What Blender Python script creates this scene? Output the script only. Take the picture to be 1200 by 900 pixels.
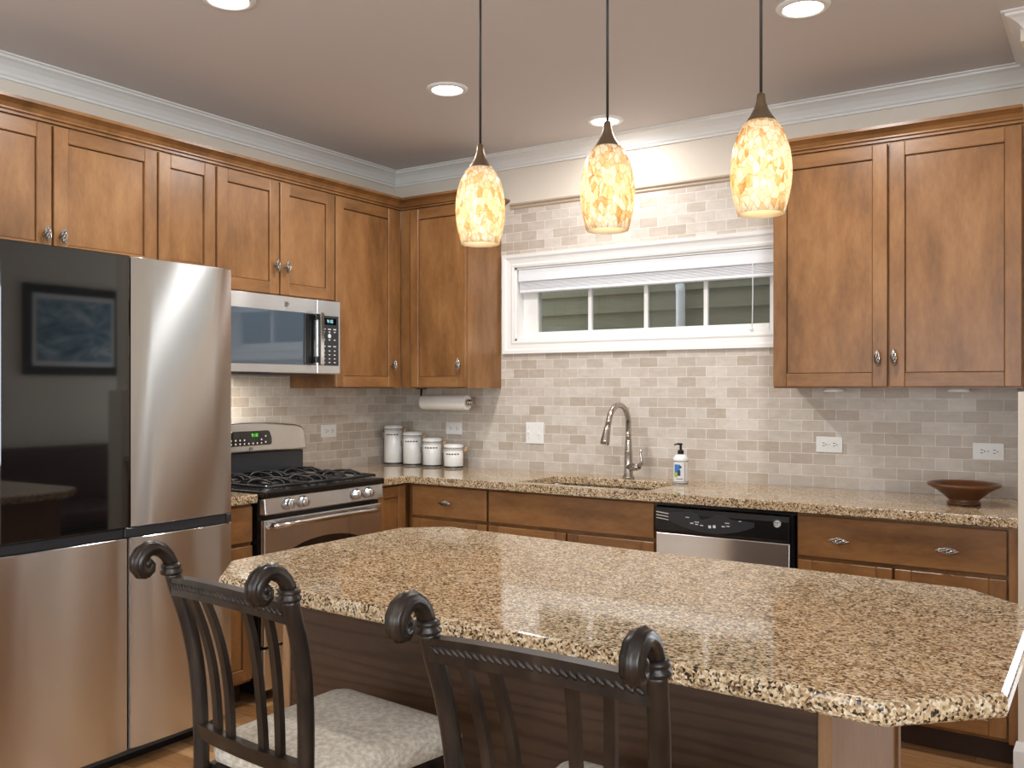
import bpy, bmesh, math, random
from mathutils import Vector, Matrix
PI = math.pi
rnd = random.Random(7)
for o in list(bpy.data.objects): bpy.data.objects.remove(o)
SC = bpy.context.scene
COL = SC.collection

# ------------------------------------------------------------------ camera, world, lights, exposure
cd = bpy.data.cameras.new('camera'); cam = bpy.data.objects.new('camera', cd); COL.objects.link(cam)
cam.location = (3.73, -4.30, 1.372)
cam.rotation_euler = (PI/2, 0, math.radians(33.6))
cd.sensor_width = 36.0; cd.lens = 1063/1200*36.0
cd.shift_y = 5/1200; cd.clip_start = 0.05
SC.camera = cam
SC.view_settings.view_transform = 'Standard'; SC.view_settings.look = 'None'
SC.view_settings.gamma = 1.0; SC.view_settings.use_curve_mapping = False
SC.view_settings.exposure = -0.12
W = bpy.data.worlds.new('sky'); SC.world = W; W.use_nodes = True
W.node_tree.nodes['Background'].inputs[0].default_value = (0.80, 0.90, 1.0, 1)
W.node_tree.nodes['Background'].inputs[1].default_value = 1.8

def area(name, loc, rot, sx, sy, power, color, shape='RECTANGLE', spread=None):
    l = bpy.data.lights.new(name, 'AREA'); l.shape = shape; l.size = sx; l.size_y = sy
    l.energy = power; l.color = color
    if spread: l.spread = spread
    o = bpy.data.objects.new(name, l); COL.objects.link(o); o.location = loc; o.rotation_euler = rot
    return o
DAY = (0.84, 0.93, 1.0)
area('rear_daylight_fill', (2.6, -7.42, 1.45), (math.radians(125), 0, 0), 2.9, 1.9, 85, DAY)  # added fill panel at an assumed window, tilted up to brighten the ceiling
area('patio_daylight_fill', (4.30, 1.36, 1.15), (-PI/2, 0, 0), 1.1, 2.0, 55, DAY)  # added fill panel at an assumed door out of view
area('side_daylight_fill', (4.94, -5.2, 1.5), (math.radians(118), 0, PI/2), 2.6, 1.5, 120, DAY)  # added fill panel at an unseen window, also tilted upwards
CAN_W = 17.0
PEND_W = .4

# ------------------------------------------------------------------ materials
def lin(r, g, b):
    f = lambda c: (c/255/12.92) if c/255 <= .04045 else ((c/255+.055)/1.055)**2.4
    return (f(r), f(g), f(b), 1)
class NT:
    def __init__(s, name):
        s.m = bpy.data.materials.new(name); s.m.use_nodes = True
        s.t = s.m.node_tree; s.b = s.t.nodes['Principled BSDF']
        s.out = s.t.nodes['Material Output']
    def n(s, typ, **kw):
        x = s.t.nodes.new(typ)
        for k, v in kw.items():
            if k in x.inputs: x.inputs[k].default_value = v
            else: setattr(x, k, v)
        return x
    def l(s, a, b): s.t.links.new(a, b)
    def set(s, **kw):
        for k, v in kw.items(): s.b.inputs[k.replace('_', ' ')].default_value = v
    def ramp(s, fac, stops):
        r = s.n('ShaderNodeValToRGB'); e = r.color_ramp.elements
        while len(e) < len(stops): e.new(.5)
        for i, (p, c) in enumerate(stops): e[i].position = p; e[i].color = c
        s.l(fac, r.inputs[0]); return r.outputs[0]
    def coords(s, scale=(1, 1, 1), jitter=0.0):
        tc = s.n('ShaderNodeTexCoord'); v = tc.outputs['Object']
        if jitter:
            oi = s.n('ShaderNodeObjectInfo')
            mu = s.n('ShaderNodeMath', operation='MULTIPLY'); mu.inputs[1].default_value = jitter
            s.l(oi.outputs['Random'], mu.inputs[0])
            ad = s.n('ShaderNodeVectorMath', operation='ADD'); s.l(v, ad.inputs[0]); s.l(mu.outputs[0], ad.inputs[1]); v = ad.outputs[0]
        mp = s.n('ShaderNodeMapping'); mp.inputs['Scale'].default_value = scale
        s.l(v, mp.inputs[0]); return mp.outputs[0]
    def noise(s, vec, scale, detail=3, rough=.55, dist=0):
        x = s.n('ShaderNodeTexNoise'); x.inputs['Scale'].default_value = scale; x.inputs['Detail'].default_value = detail
        x.inputs['Roughness'].default_value = rough; x.inputs['Distortion'].default_value = dist
        s.l(vec, x.inputs['Vector']); return x.outputs['Fac']
    def mix(s, fac, a, b, mode='MIX'):
        x = s.n('ShaderNodeMix', data_type='RGBA', blend_type=mode)
        for i, v in ((0, fac), (6, a), (7, b)):
            if hasattr(v, 'default_value'): s.l(v, x.inputs[i])
            else: x.inputs[i].default_value = v
        return x.outputs[2]
    def bump(s, h, strength=.2, dist=.002):
        x = s.n('ShaderNodeBump'); x.inputs['Strength'].default_value = strength; x.inputs['Distance'].default_value = dist
        s.l(h, x.inputs['Height']); s.l(x.outputs[0], s.b.inputs['Normal'])
def plain(name, col, rough=.5, metal=0, spec=.5, **kw):
    k = NT(name); k.set(Roughness=rough, Metallic=metal, Specular_IOR_Level=spec, **kw)
    v = k.coords(); nf = k.noise(v, 60, 2); k.l(k.mix(nf, tuple(c*.95 for c in col[:3])+(1,), tuple(min(1, c*1.05) for c in col[:3])+(1,)), k.b.inputs['Base Color'])
    return k.m
def wood(name, axis, dark, mid, light, rough=.32, blot=3.0, coarse=False):
    k = NT(name)
    sc = {'x': (.3, 1, 1), 'y': (1, .3, 1), 'z': (1, 1, .3)}[axis]
    v = k.coords(sc, 13.0)
    a = k.noise(v, blot*2.2, 5, .65, 0); b = k.noise(v, 90, 3, .6)
    c = k.ramp(a, [(.28, dark), (.52, mid), (.76, light)])
    g = k.ramp(b, [(.3, (.88, .86, .84, 1)), (.62, (1, 1, 1, 1))])
    if coarse:
        v2 = k.coords({'x': (.35, 1, 3.2), 'y': (1, .35, 3.2), 'z': (3.2, 3.2, .35)}[axis], 5.0)
        wv = k.n('ShaderNodeTexWave', wave_type='BANDS', bands_direction='Z'); wv.inputs['Scale'].default_value = 3.2
        wv.inputs['Distortion'].default_value = 11; wv.inputs['Detail'].default_value = 4; wv.inputs['Detail Scale'].default_value = .9
        k.l(v2, wv.inputs['Vector'])
        g = k.mix(1.0, g, k.ramp(wv.outputs['Fac'], [(.0, (.66, .62, .60, 1)), (.5, (1, 1, 1, 1))]), 'MULTIPLY')
    k.l(k.mix(1.0, c, g, 'MULTIPLY'), k.b.inputs['Base Color'])
    k.set(Roughness=rough, Specular_IOR_Level=.45); k.bump(b, .05, .0006)
    return k.m
M = {}
CD, CM, CL = lin(106, 71, 39), lin(142, 99, 58), lin(166, 122, 78)
M['wood_v'] = wood('maple_vertical_grain', 'z', CD, CM, CL)
M['wood_h'] = wood('maple_horizontal_grain', 'x', CD, CM, CL)
M['island_shaded_h'] = wood('island_stain_shaded', 'x', lin(62, 43, 30), lin(76, 54, 38), lin(90, 66, 47), .4, coarse=True)  # island stain darkened: the shade under the overhang is in this colour
M['island_lit_v'] = wood('island_stain_lit', 'z', lin(140, 104, 72), lin(158, 120, 86), lin(172, 134, 98), .3)  # same island stain in a lighter tone, for the lit end face
M['bowl_wood'] = wood('turned_bowl_wood', 'x', lin(58, 32, 17), lin(88, 52, 27), lin(116, 72, 38), .3)
M['kick_and_groove_shade'] = plain('toe_kick_and_groove_shade', lin(58, 34, 18), .6)  # toe kick brown, reused as painted shade in the door panel grooves
def paint(name, col, rough=.6):
    k = NT(name); v = k.coords(); f = k.noise(v, 220, 2); k.bump(f, .06, .001)
    f2 = k.noise(v, 1.3, 2); k.l(k.mix(f2, tuple(c*.97 for c in col[:3])+(1,), col), k.b.inputs['Base Color'])
    k.set(Roughness=rough, Specular_IOR_Level=.3); return k.m
M['wall'] = paint('cream_wall_paint', lin(226, 216, 202))
M['ceiling'] = paint('grey_mauve_ceiling_paint', lin(214, 208, 206), .7)
M['trim'] = paint('white_trim_paint', lin(238, 237, 234), .35)
M['white'] = plain('white_plastic', lin(238, 238, 236), .35)
def tile(name, ua):
    k = NT(name); tc = k.n('ShaderNodeTexCoord'); sp = k.n('ShaderNodeSeparateXYZ'); cb = k.n('ShaderNodeCombineXYZ')
    k.l(tc.outputs['Object'], sp.inputs[0]); k.l(sp.outputs[ua], cb.inputs[0])
    of = k.n('ShaderNodeMath', operation='SUBTRACT'); of.inputs[1].default_value = .914; k.l(sp.outputs[2], of.inputs[0]); k.l(of.outputs[0], cb.inputs[1])
    br = k.n('ShaderNodeTexBrick', offset=.5, offset_frequency=2)
    br.inputs['Scale'].default_value = 1; br.inputs['Brick Width'].default_value = .1045; br.inputs['Row Height'].default_value = .0515
    br.inputs['Mortar Size'].default_value = .0017; br.inputs['Mortar Smooth'].default_value = .3; br.inputs['Bias'].default_value = 0
    br.inputs['Color1'].default_value = lin(188, 175, 161); br.inputs['Color2'].default_value = lin(216, 208, 199); br.inputs['Mortar'].default_value = lin(230, 226, 219)
    k.l(cb.outputs[0], br.inputs['Vector'])
    mp = k.n('ShaderNodeMapping'); mp.inputs['Scale'].default_value = (1, 2.2, 1); k.l(cb.outputs[0], mp.inputs[0])
    f = k.noise(mp.outputs[0], 14, 5, .65, .6)
    mo = k.ramp(f, [(.3, (.86, .84, .81, 1)), (.55, (.98, .97, .96, 1)), (.75, (1.05, 1.05, 1.05, 1))])
    k.l(k.mix(1.0, br.outputs['Color'], mo, 'MULTIPLY'), k.b.inputs['Base Color'])
    iv = k.n('ShaderNodeMath', operation='SUBTRACT'); iv.inputs[0].default_value = 1; k.l(br.outputs['Fac'], iv.inputs[1])
    k.bump(iv.outputs[0], .35, .002); k.set(Roughness=.38, Specular_IOR_Level=.4); return k.m
M['tile_x'] = tile('travertine_tile_back', 0); M['tile_y'] = tile('travertine_tile_left', 1)
def granite(name, scale, amber):
    k = NT(name); v = k.coords((1, 1, 1))
    vo = k.n('ShaderNodeTexVoronoi'); vo.inputs['Scale'].default_value = scale; k.l(v, vo.inputs['Vector'])
    sp = k.n('ShaderNodeSeparateColor'); k.l(vo.outputs['Color'], sp.inputs[0])
    big = k.noise(v, 40, 3, .6); med = k.noise(v, scale*.45, 2, .6)
    ad = k.n('ShaderNodeMath', operation='MULTIPLY_ADD'); ad.inputs[1].default_value = .55; k.l(big, ad.inputs[0])
    mm = k.n('ShaderNodeMath', operation='MULTIPLY_ADD'); mm.inputs[1].default_value = .75; mm.inputs[2].default_value = -.14
    k.l(sp.outputs[0], mm.inputs[0]); k.l(mm.outputs[0], ad.inputs[2])
    ce = k.ramp(ad.outputs[0], [(.18, lin(48, 38, 32)), (.26, lin(112, 88, 64)), (.38, lin(164, 134, 98)), (.54, amber), (.72, lin(206, 184, 150)), (.88, lin(222, 208, 184))])
    fl = k.ramp(med, [(.31, (.26, .21, .18, 1)), (.41, (1, 1, 1, 1))])
    k.l(k.mix(.8, ce, fl, 'MULTIPLY'), k.b.inputs['Base Color'])
    k.set(Roughness=.07, Specular_IOR_Level=.5); return k.m
M['granite'] = granite('speckled_tan_granite', 230, lin(186, 158, 122))
def steel(name, col=(.74, .745, .75, 1), rough=.2, aniso=1.0, rot=0.25, wav=.25, warp=None):
    k = NT(name); v = k.coords((1.5, 1.5, 260)); f = k.noise(v, 4, 3)
    v2 = k.coords((1, 1, .55), 7.0); f2 = k.noise(v2, 2.2, 1)
    k.l(k.mix(f, tuple(c*.94 for c in col[:3])+(1,), col), k.b.inputs['Base Color'])
    k.set(Metallic=1, Roughness=rough, Anisotropic=aniso, Anisotropic_Rotation=rot)
    tg = k.n('ShaderNodeTangent', direction_type='RADIAL', axis='Z'); k.l(tg.outputs[0], k.b.inputs['Tangent'])
    if warp:      # a large thin door skin is never quite flat: a slight tilt and twist
        c0, kk, zc = warp
        tc = k.n('ShaderNodeTexCoord'); sx = k.n('ShaderNodeSeparateXYZ'); k.l(tc.outputs['Object'], sx.inputs[0])
        ma = k.n('ShaderNodeMath', operation='MULTIPLY_ADD'); ma.inputs[1].default_value = kk; ma.inputs[2].default_value = c0-kk*zc; k.l(sx.outputs[2], ma.inputs[0])
        mu = k.n('ShaderNodeMath', operation='MULTIPLY'); k.l(ma.outputs[0], mu.inputs[0]); k.l(sx.outputs[0], mu.inputs[1])
        b0 = k.n('ShaderNodeBump'); b0.inputs['Strength'].default_value = 1; b0.inputs['Distance'].default_value = 1; k.l(mu.outputs[0], b0.inputs['Height'])
    b1 = k.n('ShaderNodeBump'); b1.inputs['Strength'].default_value = wav
    if warp: k.l(b0.outputs[0], b1.inputs['Normal'])
    b1.inputs['Strength'].default_value = wav; b1.inputs['Distance'].default_value = .012; k.l(f2, b1.inputs['Height'])
    k.l(b1.outputs[0], k.b.inputs['Normal']); return k.m
M['steel'] = steel('brushed_stainless'); M['steel_up'] = steel('stainless_upper_door', warp=(.062, .11, 1.35)); M['steel_low'] = steel('stainless_lower_door', warp=(-.05, .03, .46)); M['steel_flat'] = steel('flat_brushed_stainless', wav=.0)
M['nickel'] = plain('brushed_nickel', (.50, .46, .42, 1), .22, 1)
M['chrome'] = plain('polished_steel', (.68, .67, .65, 1), .12, 1)
M['knob'] = plain('antiqued_pewter', (.42, .40, .37, 1), .25, 1)
M['bronze'] = plain('brushed_bronze', lin(128, 108, 86), .35, .8)
M['cord'] = plain('dark_cord', lin(40, 32, 28), .5)
M['black_glass'] = plain('black_glass', lin(14, 14, 15), .035, 0, 1.0)
M['reflection_glass'] = plain('oven_glass_reflection_tint', lin(78, 90, 102), .04, 0, .9)  # blue-grey base lightened to stand for daylight reflected in the glass
M['black'] = plain('black_enamel', lin(16, 16, 17), .22)
M['black_matte'] = plain('black_iron', lin(26, 26, 27), .5)
M['slate'] = plain('dark_grey_enamel', lin(44, 46, 50), .3)
M['fridge_side'] = plain('grey_appliance_side', lin(70, 72, 74), .4)
M['ceramic'] = plain('white_glazed_ceramic', lin(240, 240, 238), .12)
M['cork'] = plain('pale_wood', lin(214, 170, 120), .5)
M['label_dark'] = plain('dark_print', lin(40, 40, 44), .5)
M['mark_white'] = plain('white_print', lin(225, 225, 225), .5)
M['blue'] = plain('blue_print', lin(60, 120, 190), .4); M['navy'] = plain('navy_print', lin(28, 48, 92), .4); M['lime'] = plain('lime_print', lin(170, 185, 60), .4)
M['paper'] = plain('paper_towel', lin(240, 236, 230), .9, 0, .1)
M['leather'] = plain('brown_leather', lin(72, 44, 32), .4)
M['blind'] = plain('white_blind', lin(236, 238, 242), .5)
M['siding'] = None
def siding():
    k = NT('olive_siding_paint'); v = k.coords((1, 1, 9)); f = k.noise(v, 9, 4)
    k.l(k.mix(f, lin(112, 110, 86), lin(134, 130, 104)), k.b.inputs['Base Color']); k.set(Roughness=.8); k.bump(f, .3, .004); return k.m
M['siding'] = siding()
def chairwood():
    k = NT('dark_bronze_chair_finish'); v = k.coords((1, 1, .3), 4); f = k.noise(v, 30, 4)
    k.l(k.ramp(f, [(.35, lin(28, 21, 18)), (.6, lin(47, 37, 30)), (.8, lin(64, 51, 41))]), k.b.inputs['Base Color'])
    k.set(Roughness=.33, Metallic=.25, Specular_IOR_Level=.5); return k.m
M['chair'] = chairwood()
def fabric():
    k = NT('cream_chair_fabric'); v = k.coords(); a = k.n('ShaderNodeTexWave', bands_direction='X'); a.inputs['Scale'].default_value = 110
    b = k.n('ShaderNodeTexWave', bands_direction='Y'); b.inputs['Scale'].default_value = 110
    for w in (a, b): w.inputs['Distortion'].default_value = 1.5; k.l(v, w.inputs['Vector'])
    h = k.mix(.5, a.outputs['Color'], b.outputs['Color']); f = k.noise(v, 90, 3)
    c1 = k.ramp(f, [(.35, lin(186, 174, 156)), (.65, lin(222, 213, 198))])
    k.l(k.mix(.25, c1, h, 'OVERLAY'), k.b.inputs['Base Color']); k.bump(h, .25, .0008)
    k.set(Roughness=.9, Specular_IOR_Level=.15, Sheen_Weight=.2); return k.m
M['fabric'] = fabric()
def floorm():
    k = NT('oak_floor_planks'); tc = k.n('ShaderNodeTexCoord')
    br = k.n('ShaderNodeTexBrick', offset=.37, offset_frequency=2); br.inputs['Scale'].default_value = 1
    br.inputs['Brick Width'].default_value = 1.1; br.inputs['Row Height'].default_value = .083; br.inputs['Mortar Size'].default_value = .0012
    br.inputs['Color1'].default_value = lin(146, 104, 66); br.inputs['Color2'].default_value = lin(198, 156, 110); br.inputs['Mortar'].default_value = lin(70, 44, 22)
    k.l(tc.outputs['Object'], br.inputs['Vector'])
    v = k.coords((.12, 1, 1)); f = k.noise(v, 30, 5, .65, 1.2)
    k.l(k.mix(1.0, br.outputs['Color'], k.ramp(f, [(.3, (.62, .55, .48, 1)), (.6, (1, 1, 1, 1))]), 'MULTIPLY'), k.b.inputs['Base Color'])
    k.set(Roughness=.3, Specular_IOR_Level=.45); return k.m
M['floor'] = floorm()
def emit(name, col, st):
    k = NT(name); k.set(Base_Color=(0, 0, 0, 1), Emission_Color=col, Emission_Strength=st); return k.m
M['lamp'] = emit('lit_led_lens', (1, .97, .92, 1), 16.0)
M['bulb'] = emit('lit_bulb', (1, .82, .58, 1), 1.5)
M['lcd_green'] = emit('green_clock_digits', lin(90, 230, 60), 1.6)
M['lcd_blue'] = emit('pale_blue_clock_digits', lin(170, 225, 240), 1.6)
def shade():
    k = NT('mosaic_shell_glass'); v0 = k.coords((1, 1, .55), 9.0)
    nz = k.n('ShaderNodeTexNoise'); nz.inputs['Scale'].default_value = 55; nz.inputs['Detail'].default_value = 3; k.l(v0, nz.inputs['Vector'])
    va = k.n('ShaderNodeVectorMath', operation='MULTIPLY_ADD'); va.inputs[1].default_value = (.014, .014, .014); k.l(nz.outputs['Color'], va.inputs[0]); k.l(v0, va.inputs[2]); v = va.outputs[0]
    vo = k.n('ShaderNodeTexVoronoi', feature='F1'); vo.inputs['Scale'].default_value = 85; k.l(v, vo.inputs['Vector'])
    ve = k.n('ShaderNodeTexVoronoi', feature='DISTANCE_TO_EDGE'); ve.inputs['Scale'].default_value = 85; k.l(v, ve.inputs['Vector'])
    sp = k.n('ShaderNodeSeparateColor'); k.l(vo.outputs['Color'], sp.inputs[0])
    big = k.noise(v, 20, 4, .65)
    ad = k.n('ShaderNodeMath', operation='MULTIPLY_ADD'); ad.inputs[1].default_value = .45; k.l(sp.outputs[0], ad.inputs[0]); 
    bm_ = k.n('ShaderNodeMath', operation='MULTIPLY'); bm_.inputs[1].default_value = .75; k.l(big, bm_.inputs[0]); k.l(bm_.outputs[0], ad.inputs[2])
    c = k.ramp(ad.outputs[0], [(.30, lin(196, 150, 92)), (.42, lin(230, 196, 144)), (.54, lin(247, 232, 202)), (.72, lin(253, 248, 236))])
    ed = k.ramp(ve.outputs['Distance'], [(.0, (.72, .58, .38, 1)), (.10, (1, 1, 1, 1))])
    col = k.mix(.8, c, ed, 'MULTIPLY')
    tr = k.n('ShaderNodeBsdfTranslucent'); k.l(col, tr.inputs[0])
    k.l(col, k.b.inputs['Base Color']); k.set(Roughness=.15)
    k.l(col, k.b.inputs['Emission Color']); k.set(Emission_Strength=.1)
    mx = k.n('ShaderNodeMixShader'); mx.inputs[0].default_value = .55
    k.l(k.b.outputs[0], mx.inputs[1]); k.l(tr.outputs[0], mx.inputs[2]); k.l(mx.outputs[0], k.out.inputs[0]); return k.m
M['shade'] = shade()
def shade_inner():
    k = NT('cream_glass_lining'); tr = k.n('ShaderNodeBsdfTranslucent'); tr.inputs[0].default_value = lin(252, 240, 214); df = k.n('ShaderNodeBsdfDiffuse'); df.inputs[0].default_value = lin(252, 240, 214)
    mx = k.n('ShaderNodeMixShader'); k.l(tr.outputs[0], mx.inputs[1]); k.l(df.outputs[0], mx.inputs[2]); k.l(mx.outputs[0], k.out.inputs[0]); return k.m
M['shade_inner'] = shade_inner()
def glass():
    k = NT('window_glass'); tr = k.n('ShaderNodeBsdfTransparent'); gl = k.n('ShaderNodeBsdfGlossy'); gl.inputs['Roughness'].default_value = .02
    fr = k.n('ShaderNodeFresnel'); fr.inputs[0].default_value = 1.45; mx = k.n('ShaderNodeMixShader')
    k.l(fr.outputs[0], mx.inputs[0]); k.l(tr.outputs[0], mx.inputs[1]); k.l(gl.outputs[0], mx.inputs[2]); k.l(mx.outputs[0], k.out.inputs[0]); return k.m
M['glass'] = glass()
def art():
    k = NT('framed_print'); v = k.coords((1, 1, 2)); f = k.noise(v, 3.5, 5, .6, 1.5)
    k.l(k.ramp(f, [(.3, lin(40, 70, 100)), (.5, lin(120, 150, 170)), (.7, lin(214, 222, 224))]), k.b.inputs['Base Color']); k.set(Roughness=.3); return k.m
M['art'] = art()

# ------------------------------------------------------------------ mesh helpers
OFF = {}
class MB:
    def __init__(s): s.bm = bmesh.new(); s.mats = []; s.mi = 0
    def mat(s, name):
        if name not in s.mats: s.mats.append(name)
        s.mi = s.mats.index(name); return s
    def _fin(s, before):
        for f in s.bm.faces:
            if f not in before: f.material_index = s.mi
        return s
    def box(s, x0, y0, z0, x1, y1, z1, bev=0, seg=2, rot=None, sm=False):
        before = set(s.bm.faces)
        x0, x1 = sorted((x0, x1)); y0, y1 = sorted((y0, y1)); z0, z1 = sorted((z0, z1))
        vs = [s.bm.verts.new((x, y, z)) for x in (x0, x1) for y in (y0, y1) for z in (z0, z1)]
        q = [(0, 1, 3, 2), (4, 6, 7, 5), (0, 4, 5, 1), (2, 3, 7, 6), (0, 2, 6, 4), (1, 5, 7, 3)]
        fs = [s.bm.faces.new([vs[i] for i in f]) for f in q]
        if bev:
            es = {e for f in fs for e in f.edges}
            bmesh.ops.bevel(s.bm, geom=list(es), offset=bev, segments=seg, profile=.5, affect='EDGES')
        new = [f for f in s.bm.faces if f not in before]
        if rot:
            bmesh.ops.transform(s.bm, matrix=rot, verts=list({v for f in new for v in f.verts}))
        if sm:
            for f in new: f.smooth = True
        return s._fin(before)
    def prism(s, pts, z0, z1, bev=0, seg=2, axis='z', bev_all=False):
        """polygon pts in the plane across `axis`, extruded from z0 to z1 along it"""
        before = set(s.bm.faces)
        P = {'z': lambda a, b, c: (a, b, c), 'y': lambda a, b, c: (a, c, b), 'x': lambda a, b, c: (c, a, b)}[axis]
        lo = [s.bm.verts.new(P(a, b, z0)) for a, b in pts]; hi = [s.bm.verts.new(P(a, b, z1)) for a, b in pts]
        n = len(pts); f1 = s.bm.faces.new(lo[::-1]); f2 = s.bm.faces.new(hi)
        for i in range(n): s.bm.faces.new((lo[i], lo[(i+1) % n], hi[(i+1) % n], hi[i]))
        new = [f for f in s.bm.faces if f not in before]
        bmesh.ops.recalc_face_normals(s.bm, faces=new)
        if bev:
            es = set(f1.edges) | set(f2.edges)
            if bev_all: es = {e for f in new for e in f.edges}
            bmesh.ops.bevel(s.bm, geom=list(es), offset=bev, segments=seg, profile=.5, affect='EDGES')
        return s._fin(before)
    def rings(s, rings, cap0=True, cap1=True, smooth=True, closed=True):
        before = set(s.bm.faces)
        R = [[s.bm.verts.new(p) for p in r] for r in rings]; n = len(R[0])
        for a, b in zip(R, R[1:]):
            for i in range(n if closed else n-1):
                j = (i+1) % n
                f = s.bm.faces.new((a[i], a[j], b[j], b[i])); f.smooth = smooth
        if cap0: s.bm.faces.new(R[0][::-1])
        if cap1: s.bm.faces.new(R[-1])
        new = [f for f in s.bm.faces if f not in before]
        bmesh.ops.recalc_face_normals(s.bm, faces=new)
        return s._fin(before)
    def lathe(s, prof, c=(0, 0, 0), axis='z', n=32, cap0=True, cap1=True, flute=0, nf=0):
        P = {'z': lambda x, y, z: (c[0]+x, c[1]+y, c[2]+z), 'y': lambda x, y, z: (c[0]+x, c[1]+z, c[2]+y), 'x': lambda x, y, z: (c[0]+z, c[1]+x, c[2]+y)}[axis]
        rr = []
        for r, z in prof:
            rr.append([P(r*(1+flute*math.cos(nf*2*PI*i/n))*math.cos(2*PI*i/n), r*(1+flute*math.cos(nf*2*PI*i/n))*math.sin(2*PI*i/n), z) for i in range(n)])
        return s.rings(rr, cap0, cap1)
    def cyl(s, a, b, r, n=20, r2=None): return s.tube([a, b], [r, r if r2 is None else r2], n)
    def tube(s, pts, rad, n=10, flute=0, nf=0, flat=None):
        pts = [Vector(p) for p in pts]
        if not isinstance(rad, (list, tuple)): rad = [rad]*len(pts)
        t0 = (pts[1]-pts[0]).normalized(); up = Vector((0, 0, 1)) if abs(t0.z) < .9 else Vector((0, 1, 0))
        nrm = (up - t0*up.dot(t0)).normalized(); rr = []
        for i, p in enumerate(pts):
            t = ((pts[min(i+1, len(pts)-1)]-pts[max(i-1, 0)])).normalized()
            nrm = (nrm - t*nrm.dot(t)).normalized(); bn = t.cross(nrm); r = rad[i]
            fx, fy = (flat or (1, 1))
            rr.append([p + nrm*(r*fx*(1+flute*math.cos(nf*2*PI*k/n))*math.cos(2*PI*k/n)) + bn*(r*fy*(1+flute*math.cos(nf*2*PI*k/n))*math.sin(2*PI*k/n)) for k in range(n)])
        return s.rings(rr)
    def ball(s, c, r, n=16, m=10, sc=(1, 1, 1), rot=None):
        rr = []
        for i in range(m+1):
            a = PI*(i+.02)/(m+.04); rr.append([(r*math.sin(a)*math.cos(2*PI*k/n)*sc[0], r*math.sin(a)*math.sin(2*PI*k/n)*sc[1], -r*math.cos(a)*sc[2]) for k in range(n)])
        mt = Matrix.Translation(c) @ (rot or Matrix.Identity(4))
        return s.rings([[tuple(mt @ Vector(p)) for p in r_] for r_ in rr])
    def sweep(s, prof, path):
        """profile (out, z) swept along a 2D path, `out` to the right of travel, mitred"""
        pts = [Vector(p) for p in path]; rr = []
        for i, p in enumerate(pts):
            ds = []
            if i > 0: ds.append((pts[i]-pts[i-1]).normalized())
            if i < len(pts)-1: ds.append((pts[i+1]-pts[i]).normalized())
            ns = [Vector((d.y, -d.x)) for d in ds]
            m = ns[0] if len(ns) == 1 else (ns[0]+ns[1])/(1+ns[0].dot(ns[1]))
            rr.append([(p.x+m.x*o, p.y+m.y*o, z) for o, z in prof])
        return s.rings(rr, smooth=False)
    def text(s, txt, size, place, mat):
        cu = bpy.data.curves.new('t', 'FONT'); cu.body = txt; cu.size = size; cu.align_x = 'CENTER'; cu.align_y = 'CENTER'; cu.extrude = .0003
        ob = bpy.data.objects.new('t', cu); COL.objects.link(ob)
        me = bpy.data.meshes.new_from_object(ob.evaluated_get(bpy.context.evaluated_depsgraph_get())); me.transform(place)
        before = set(s.bm.faces); s.mat(mat); s.bm.from_mesh(me); s._fin(before)
        bpy.data.objects.remove(ob); bpy.data.curves.remove(cu); bpy.data.meshes.remove(me); return s
    def build(s, name, mat=None, parent=None, label=None, smooth=False):
        me = bpy.data.meshes.new(name)
        if parent is not None:
            off = OFF.get(parent.name, (0, 0, 0))
            if any(off): bmesh.ops.translate(s.bm, vec=-Vector(off), verts=s.bm.verts)
        s.bm.to_mesh(me); s.bm.free()
        for m in (s.mats or [mat]): me.materials.append(M[m])
        o = bpy.data.objects.new(name, me); COL.objects.link(o)
        if parent is not None: o.parent = parent; OFF[o.name] = OFF.get(parent.name, (0, 0, 0))
        if label: o['label'] = label
        return o
FRONT = Matrix.Rotation(PI/2, 4, 'X')       # lettering in the xz plane facing -y
def thing(name, label, cat, base=(0, 0, 0), rotz=0, group=None):
    o = bpy.data.objects.new(name, None); COL.objects.link(o); o.empty_display_size = .05
    o.location = Matrix.Rotation(rotz, 3, 'Z') @ Vector(base); o.rotation_euler = (0, 0, rotz)
    o['label'] = label; o['category'] = cat
    if group: o['group'] = group
    OFF[o.name] = tuple(base); return o
def struct(name, mb, mat=None, parent=None):
    o = mb.build(name, mat, parent); o['kind'] = 'structure'; return o
def tag(o, label, cat, group=None):
    o['label'] = label; o['category'] = cat
    if group: o['group'] = group
    return o
def dup(root, loc, rotz, label, group=None):
    r = root.copy(); COL.objects.link(r); r.location = loc; r.rotation_euler = (0, 0, rotz); r['label'] = label
    if group: r['group'] = group
    for ch in list(root.children):
        c = ch.copy(); COL.objects.link(c); c.parent = r
        for g in list(ch.children):
            d = g.copy(); COL.objects.link(d); d.parent = c
    return r
L90 = PI/2      # the left wall run is drawn in its own frame: local x = world y, local -y = world x

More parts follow.
